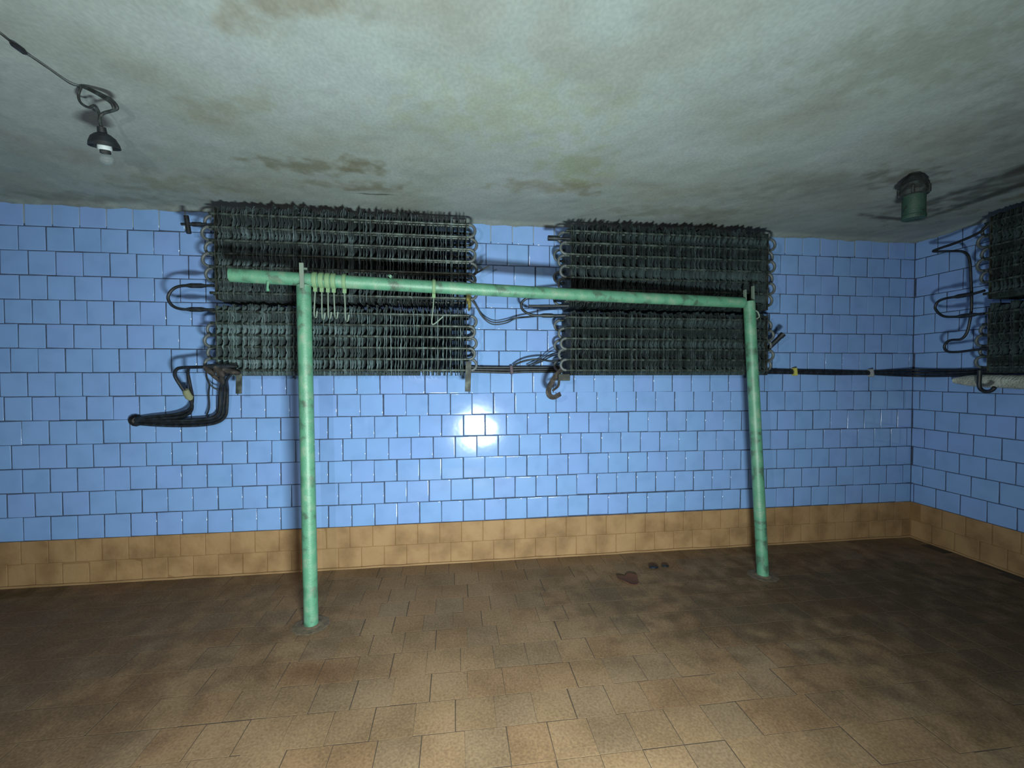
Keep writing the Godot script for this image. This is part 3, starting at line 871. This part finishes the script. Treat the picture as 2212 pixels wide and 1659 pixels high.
	var cb := pipe_thing("cable_bundle", "three dark cables strung along the blue tiles from the left coil to the corner", "cables", Vector3(2.6, 1.36, -3.03), runs)
	for q in [[2.616, 1.356, c8(150, 146, 70)], [3.289, 1.347, c8(120, 124, 128)], [0.39, 1.37, c8(70, 60, 70)]]:
		var m := MB.new()
		m.box(Vector3(q[0], q[1], -3.026) - cb.position, Vector3(0.022, 0.062, 0.042), 0.004, Basis(Vector3.BACK, 0.12))
		put("clip", m.done(), material(q[2], 0.8), cb)
	# thin wires between the coils
	var w1 := [Vector3(0.075, 1.868, -2.93), Vector3(0.130, 1.815, -2.95), Vector3(0.175, 1.743, -2.97), Vector3(0.227, 1.697, -2.98), Vector3(0.28, 1.686, -2.99), Vector3(0.355, 1.700, -2.99), Vector3(0.42, 1.730, -2.99), Vector3(0.512, 1.736, -2.95), Vector3(0.602, 1.742, -2.91), Vector3(0.746, 1.739, -2.85)]
	var w2 := []
	for p in w1:
		w2.append(p + Vector3(0.002, 0.014 if p.y < 1.72 else 0.006, 0))
	pipe_thing("wire_pair", "two thin wires sagging between the coils below the green rail", "wires", Vector3(0.3, 1.686, -2.99), [["wire", w1, 0.004, mats.pipe], ["wire", w2, 0.004, mats.pipe]])
	var ur := pipe_thing("u_pipe", "grey U shaped pipe bend between the coils, crossing behind the green rail", "pipe", Vector3(0.6, 1.73, -2.83), [["pipe", [Vector3(0.741, 1.866, -2.781), Vector3(0.62, 1.864, -2.81), Vector3(0.54, 1.862, -2.83), Vector3(0.475, 1.850, -2.85), Vector3(0.438, 1.815, -2.86), Vector3(0.445, 1.775, -2.86), Vector3(0.485, 1.745, -2.85), Vector3(0.54, 1.733, -2.84), Vector3(0.633, 1.730, -2.82), Vector3(0.741, 1.728, -2.781)], 0.009, mats.pipe]])
	sleeve(ur, Vector3(0.56, 1.733, -2.838), Vector3(0.66, 1.7305, -2.815), 0.015, mats.pipe)
	pipe_thing("capped_pipe", "short horizontal pipe with a plugged end left of the right coil below the rail", "pipe", Vector3(0.6, 1.79, -2.83), [["pipe", [Vector3(0.747, 1.794, -2.79), Vector3(0.615, 1.795, -2.82), Vector3(0.485, 1.797, -2.85)], 0.0085, mats.black]])
	pipe_thing("loose_cable", "dark loose cable looping up from the wall cables to the right coil", "cable", Vector3(0.4, 1.366, -3.0), [["cable", [Vector3(0.40, 1.398, -3.0), Vector3(0.442, 1.421, -2.98), Vector3(0.498, 1.437, -2.96), Vector3(0.576, 1.443, -2.94), Vector3(0.649, 1.429, -2.90), Vector3(0.747, 1.434, -2.85)], 0.007, mats.pipe]])
	pipe_thing("wire_pair", "two thin wires slanting up from the wall cables to the right coil", "wires", Vector3(0.52, 1.389, -3.0), [["wire", [Vector3(0.50, 1.401, -3.012), Vector3(0.582, 1.431, -2.97), Vector3(0.64, 1.469, -2.93), Vector3(0.68, 1.486, -2.89), Vector3(0.747, 1.500, -2.85)], 0.0045, mats.pipe], ["wire", [Vector3(0.535, 1.401, -3.008), Vector3(0.598, 1.428, -2.97), Vector3(0.656, 1.462, -2.93), Vector3(0.696, 1.473, -2.89), Vector3(0.747, 1.478, -2.85)], 0.0045, mats.pipe]])
	# plugged stubs at the top left of the right coil
	pipe_thing("pipe_stub", "short plugged pipe stub at the top left of the right coil", "pipe", Vector3(0.6, 2.23, -2.77), [["pipe", [Vector3(0.747, 2.231, -2.77), Vector3(0.70, 2.231, -2.77), Vector3(0.660, 2.231, -2.77)], 0.009, mats.pipe], ["plug", [Vector3(0.662, 2.231, -2.77), Vector3(0.600, 2.230, -2.77)], 0.017, mats.pipe]])
	# a broad bent strip hanging from the lower left corner of the right coil
	var st := thing("bent_strap", "bent brown metal strap hooked under the lower left corner of the right coil", "strap", Vector3(0.69, 1.18, -2.77))
	for q in [[[Vector3(0.700, 1.375, -2.77), Vector3(0.660, 1.335, -2.77), Vector3(0.620, 1.275, -2.77), Vector3(0.604, 1.226, -2.77), Vector3(0.614, 1.195, -2.77), Vector3(0.642, 1.186, -2.77), Vector3(0.685, 1.208, -2.77)], 0.018, "strap"], [[Vector3(0.672, 1.345, -2.765), Vector3(0.676, 1.285, -2.775), Vector3(0.668, 1.255, -2.78), Vector3(0.632, 1.230, -2.77)], 0.008, "brace"]]:
		var m := MB.new()
		var c := curve(q[0], 5)
		for i in c.size() - 1:
			var a := c[i] - st.position
			var b := c[i + 1] - st.position
			var t := (b - a).normalized()
			m.box((a + b) * 0.5, Vector3((b - a).length() + 0.004, 0.006, q[1] * 2.0), 0.001, Basis(t, Vector3(0, 0.55, -0.83).cross(t).cross(t).normalized() * -1.0, t.cross(Vector3(0, 0.55, -0.83).cross(t).cross(t).normalized() * -1.0)))
		put(q[2], m.done(), mats.rust, st)
	var cp := MB.new()
	cp.box(Vector3.ZERO, Vector3(0.080, 0.046, 0.10), 0.004)
	tag(put("junction_box", cp.done(), mats.plate, self, Transform3D(Basis(), Vector3(0.706, 1.318, -2.80))), "grey metal box at the lower left corner of the right coil", "box")
	# stub and stick
	pipe_thing("pipe_stub", "dark open pipe stub slanting up right of the right coil", "pipe", Vector3(2.25, 1.48, -2.84), [["pipe", [Vector3(2.192, 1.46, -2.868), Vector3(2.264, 1.537, -2.85), Vector3(2.330, 1.615, -2.82)], 0.017, mats.black], ["rim", [Vector3(2.324, 1.607, -2.823), Vector3(2.340, 1.628, -2.814)], 0.020, mats.black]])
	pipe_thing("wire_end", "thin dark wire end sticking out above the rail at the left coil's right side", "wire", Vector3(0.11, 1.98, -2.78), [["wire", [Vector3(0.074, 1.960, -2.79), Vector3(0.13, 1.988, -2.775), Vector3(0.216, 2.032, -2.75)], 0.005, mats.black]])
	# right wall: looping line, U bend, white pipe and hook
	pipe_thing("looping_pipe", "thin dark pipe snaking down the right wall in front of the U bend", "pipe", Vector3(3.435, 1.49, -2.45), [["pipe", [Vector3(3.435, 2.320, -2.364), Vector3(3.435, 2.271, -2.431), Vector3(3.435, 2.244, -2.562), Vector3(3.435, 2.237, -2.647), Vector3(3.435, 2.227, -2.705), Vector3(3.435, 2.202, -2.617), Vector3(3.435, 2.178, -2.533), Vector3(3.435, 2.146, -2.495), Vector3(3.435, 2.094, -2.479), Vector3(3.435, 1.984, -2.471), Vector3(3.435, 1.796, -2.463), Vector3(3.435, 1.674, -2.474), Vector3(3.435, 1.607, -2.491), Vector3(3.435, 1.575, -2.522), Vector3(3.435, 1.574, -2.575), Vector3(3.435, 1.560, -2.607), Vector3(3.435, 1.527, -2.620), Vector3(3.435, 1.495, -2.599), Vector3(3.435, 1.489, -2.534), Vector3(3.435, 1.497, -2.442), Vector3(3.435, 1.505, -2.364)], 0.0085, mats.black]])
	var ru := pipe_thing("u_pipe", "dark U shaped pipe bend at the end of the right wall coils", "pipe", Vector3(3.394, 1.727, -2.45), [["pipe", [Vector3(3.394, 1.876, -2.364), Vector3(3.394, 1.867, -2.427), Vector3(3.394, 1.865, -2.506), Vector3(3.394, 1.864, -2.589), Vector3(3.394, 1.849, -2.635), Vector3(3.394, 1.810, -2.652), Vector3(3.394, 1.766, -2.627), Vector3(3.394, 1.738, -2.586), Vector3(3.394, 1.727, -2.503), Vector3(3.394, 1.728, -2.43), Vector3(3.394, 1.727, -2.364)], 0.0085, mats.black]])
	sleeve(ru, Vector3(3.394, 1.865, -2.54), Vector3(3.394, 1.867, -2.42), 0.0145, mats.black)
	sleeve(ru, Vector3(3.394, 1.728, -2.52), Vector3(3.394, 1.728, -2.40), 0.0145, mats.black)
	var wp := thing("insulated_pipe", "dirty white lagged pipe along the right wall under the coil", "pipe", Vector3(3.632, 1.24, -2.6))
	var wpts := []
	var wr := []
	for k in 16:
		wpts.append(Vector3(3.632, 1.288 - 0.001 * k + rng.randf_range(-0.003, 0.003), -2.70 + 0.09 * k))
		wr.append(0.046 * (0.45 if k == 0 else 0.85 if k == 1 else 1.0) + rng.randf_range(-0.002, 0.002))
	put("lagging", tube(wpts, wr, 14, wp.position), bumpy(tri(material(c8(176, 184, 180), 0.95), mats.mortar.albedo_texture, 1.2), mats.grain, 0.8), wp)
	pipe_thing("wall_hook", "black J shaped hook hanging below the right wall coil before the white pipe", "hook", Vector3(3.42, 1.22, -2.40), [["hook", [Vector3(3.42, 1.36, -2.40), Vector3(3.42, 1.31, -2.40), Vector3(3.42, 1.257, -2.40), Vector3(3.42, 1.230, -2.385), Vector3(3.42, 1.222, -2.357), Vector3(3.42, 1.232, -2.332), Vector3(3.42, 1.252, -2.318)], 0.012, mats.black]])

func build_small_things() -> void:
	# bare bulb in a holder, hung by its cord from a ceiling hook
	var hook := Vector3(-1.381, CEIL - 0.004, -1.815)
	var o := thing("pendant_lamp", "bare clear bulb in a black holder hanging from a cord on the ceiling", "lamp", hook)
	put("cord", tube(curve([Vector3(-1.44, 2.405, -1.10), Vector3(-1.428, 2.408, -1.50), Vector3(-1.411, 2.404, -1.56), Vector3(-1.412, 2.402, -1.615), Vector3(-1.401, 2.400, -1.70), Vector3(-1.391, 2.398, -1.78), hook], 5), 0.0020, 8, hook), mats.iron, o)
	put("cord_joint", tube([Vector3(-1.412, 2.402, -1.592), Vector3(-1.412, 2.402, -1.60), Vector3(-1.410, 2.401, -1.632), Vector3(-1.409, 2.401, -1.640)], [0.004, 0.008, 0.008, 0.004], 10, hook), mats.black, o)
	put("wire_loop", tube(curve([hook, Vector3(-1.348, 2.398, -1.80), Vector3(-1.296, 2.372, -1.785), Vector3(-1.250, 2.345, -1.775), Vector3(-1.238, 2.323, -1.78), Vector3(-1.262, 2.317, -1.79), Vector3(-1.300, 2.310, -1.80), Vector3(-1.312, 2.290, -1.80), Vector3(-1.307, 2.260, -1.80)], 5), 0.0055, 8, hook), mats.iron, o)
	put("wire_loop", tube(curve([hook, Vector3(-1.388, 2.377, -1.81), Vector3(-1.381, 2.349, -1.81), Vector3(-1.355, 2.334, -1.81), Vector3(-1.327, 2.337, -1.80), Vector3(-1.314, 2.312, -1.80), Vector3(-1.309, 2.275, -1.80)], 5), 0.0045, 8, hook), mats.iron, o)
	var tilt := (Basis(Vector3.BACK, -0.02) * Basis(Vector3.RIGHT, 0.22)).scaled(Vector3.ONE * 0.73)
	var top := Vector3(-1.307, 2.262, -1.80) - hook
	var m := MB.new()
	m.lathe([Vector2(0.004, 0.0), Vector2(0.018, -0.004), Vector2(0.020, -0.03), Vector2(0.034, -0.038), Vector2(0.050, -0.052), Vector2(0.062, -0.078), Vector2(0.0655, -0.098), Vector2(0.0625, -0.098), Vector2(0.058, -0.078), Vector2(0.046, -0.055), Vector2(0.02, -0.045)], 24, top, tilt)
	put("shade", m.done(), mats.black, o)
	m = MB.new()
	m.lathe([Vector2(0.022, -0.045), Vector2(0.029, -0.050), Vector2(0.030, -0.106), Vector2(0.026, -0.112), Vector2(0.018, -0.110)], 20, top, tilt)
	put("socket", m.done(), material(c8(150, 160, 164), 0.4), o)
	m = MB.new()
	m.lathe([Vector2(0.015, -0.108), Vector2(0.022, -0.113), Vector2(0.023, -0.126), Vector2(0.017, -0.130)], 16, top, tilt)
	var cap := put("bulb_cap", m.done(), mats.iron, o)
	m = MB.new()
	var prof := []
	for k in 13:
		var a := PI * k / 12.0
		prof.append(Vector2(maxf(0.030 * sin(a), 0.0005) if k > 2 else [0.016, 0.019, 0.024][k], -0.128 - 0.052 * (1 - cos(a)) * 0.5))
	m.lathe(prof, 20, top, tilt)
	var glass := material(Color(0.62, 0.68, 0.70, 0.07), 0.02)
	glass.transparency = BaseMaterial3D.TRANSPARENCY_ALPHA
	put("bulb", m.done(), glass, o)
	put("wire_loop", tube(curve([hook + Vector3(0.01, -0.004, 0.002), Vector3(-1.340, 2.392, -1.797), Vector3(-1.290, 2.362, -1.782), Vector3(-1.256, 2.338, -1.778), Vector3(-1.250, 2.318, -1.785)], 5), 0.006, 8, hook), mats.iron, o)
	# pipe stub with a flanged head hanging from the stained ceiling near the corner
	var at := Vector3(2.452, CEIL, -2.03)
	var p := thing("ceiling_fixture", "dark domed fixture with a green cylinder below, hanging from the ceiling near the right corner", "ceiling fixture", at)
	m = MB.new()
	m.lathe([Vector2(0.045, -0.125), Vector2(0.062, -0.118), Vector2(0.066, -0.10), Vector2(0.061, -0.06), Vector2(0.047, -0.03), Vector2(0.028, -0.008), Vector2(0.02, 0.03)], 20)
	put("head", m.done(), mats.iron, p)
	m = MB.new()
	m.lathe([Vector2(0.001, -0.245), Vector2(0.049, -0.245), Vector2(0.053, -0.24), Vector2(0.053, -0.228), Vector2(0.050, -0.224), Vector2(0.050, -0.115), Vector2(0.04, -0.11)], 24)
	put("cylinder", m.done(), mats.green_dark, p)
	for k in 5:
		var a := TAU * k / 5.0
		var bm := MB.new()
		bm.box(Vector3(cos(a) * 0.063, -0.10, sin(a) * 0.063), Vector3(0.015, 0.045, 0.015), 0.004, Basis(Vector3.UP, -a))
		put("clamp_lug", bm.done(), mats.iron, p)
	# scraps on the floor
	m = MB.new()
	var rim := []
	var n := 22
	for k in n:
		var a := TAU * k / n
		var r := 0.060 * (1.0 - 0.42 * exp(-pow((a - 1.75) / 0.5, 2)) + 0.12 * sin(a * 3.0) + rng.randf_range(-0.05, 0.05))
		rim.append(Vector3(cos(a) * r * 1.1, 0.005 + 0.006 * absf(cos(a)), -sin(a) * r * 1.25))
	for side in [1.0, -1.0]:
		var c0 := m.vert(Vector3(0, 0.006 + side * 0.002, 0), Vector3(0, side, 0))
		var ids := []
		for q in rim:
			ids.append(m.vert(q + Vector3(0, side * 0.0015, 0), (Vector3(-q.x * 3.0, side, -q.z * 2.0)).normalized()))
		for k in n:
			m.tri(c0, ids[k], ids[(k + 1) % n])
	for k in n:
		var a: Vector3 = rim[k]
		var b: Vector3 = rim[(k + 1) % n]
		m.flat(a + Vector3(0, 0.0015, 0), b + Vector3(0, 0.0015, 0), b - Vector3(0, 0.0015, 0), a - Vector3(0, 0.0015, 0), Vector3(a.x, 0, a.z).normalized())
	tag(put("scrap", m.done(), material(c8(78, 44, 27), 0.9), self, Transform3D(Basis(Vector3.UP, 0.15), Vector3(1.109, 0.0, -2.64))), "curled reddish brown leaf like scrap lying on the floor", "scrap")
	var w := 0
	for q in [[1.345, -2.775, 0.028, "left"], [1.435, -2.785, 0.022, "right"]]:
		m = MB.new()
		var pr := []
		for k in 6:
			var a := PI * k / 5.0 - PI / 2
			pr.append(Vector2(maxf(cos(a), 0.02) * q[2], sin(a) * q[2] * 0.3))
		m.lathe(pr, 9, Vector3.ZERO, Basis(Vector3.UP, 0.4).scaled(Vector3(1.3, 1, 0.8)))
		tag(put("grime_lump", m.done(), mats.black, self, Transform3D(Basis(), Vector3(q[0], q[2] * 0.3, q[1]))), "small black lump on the floor behind the scrap, %s one of two" % q[3], "debris")
		w += 1
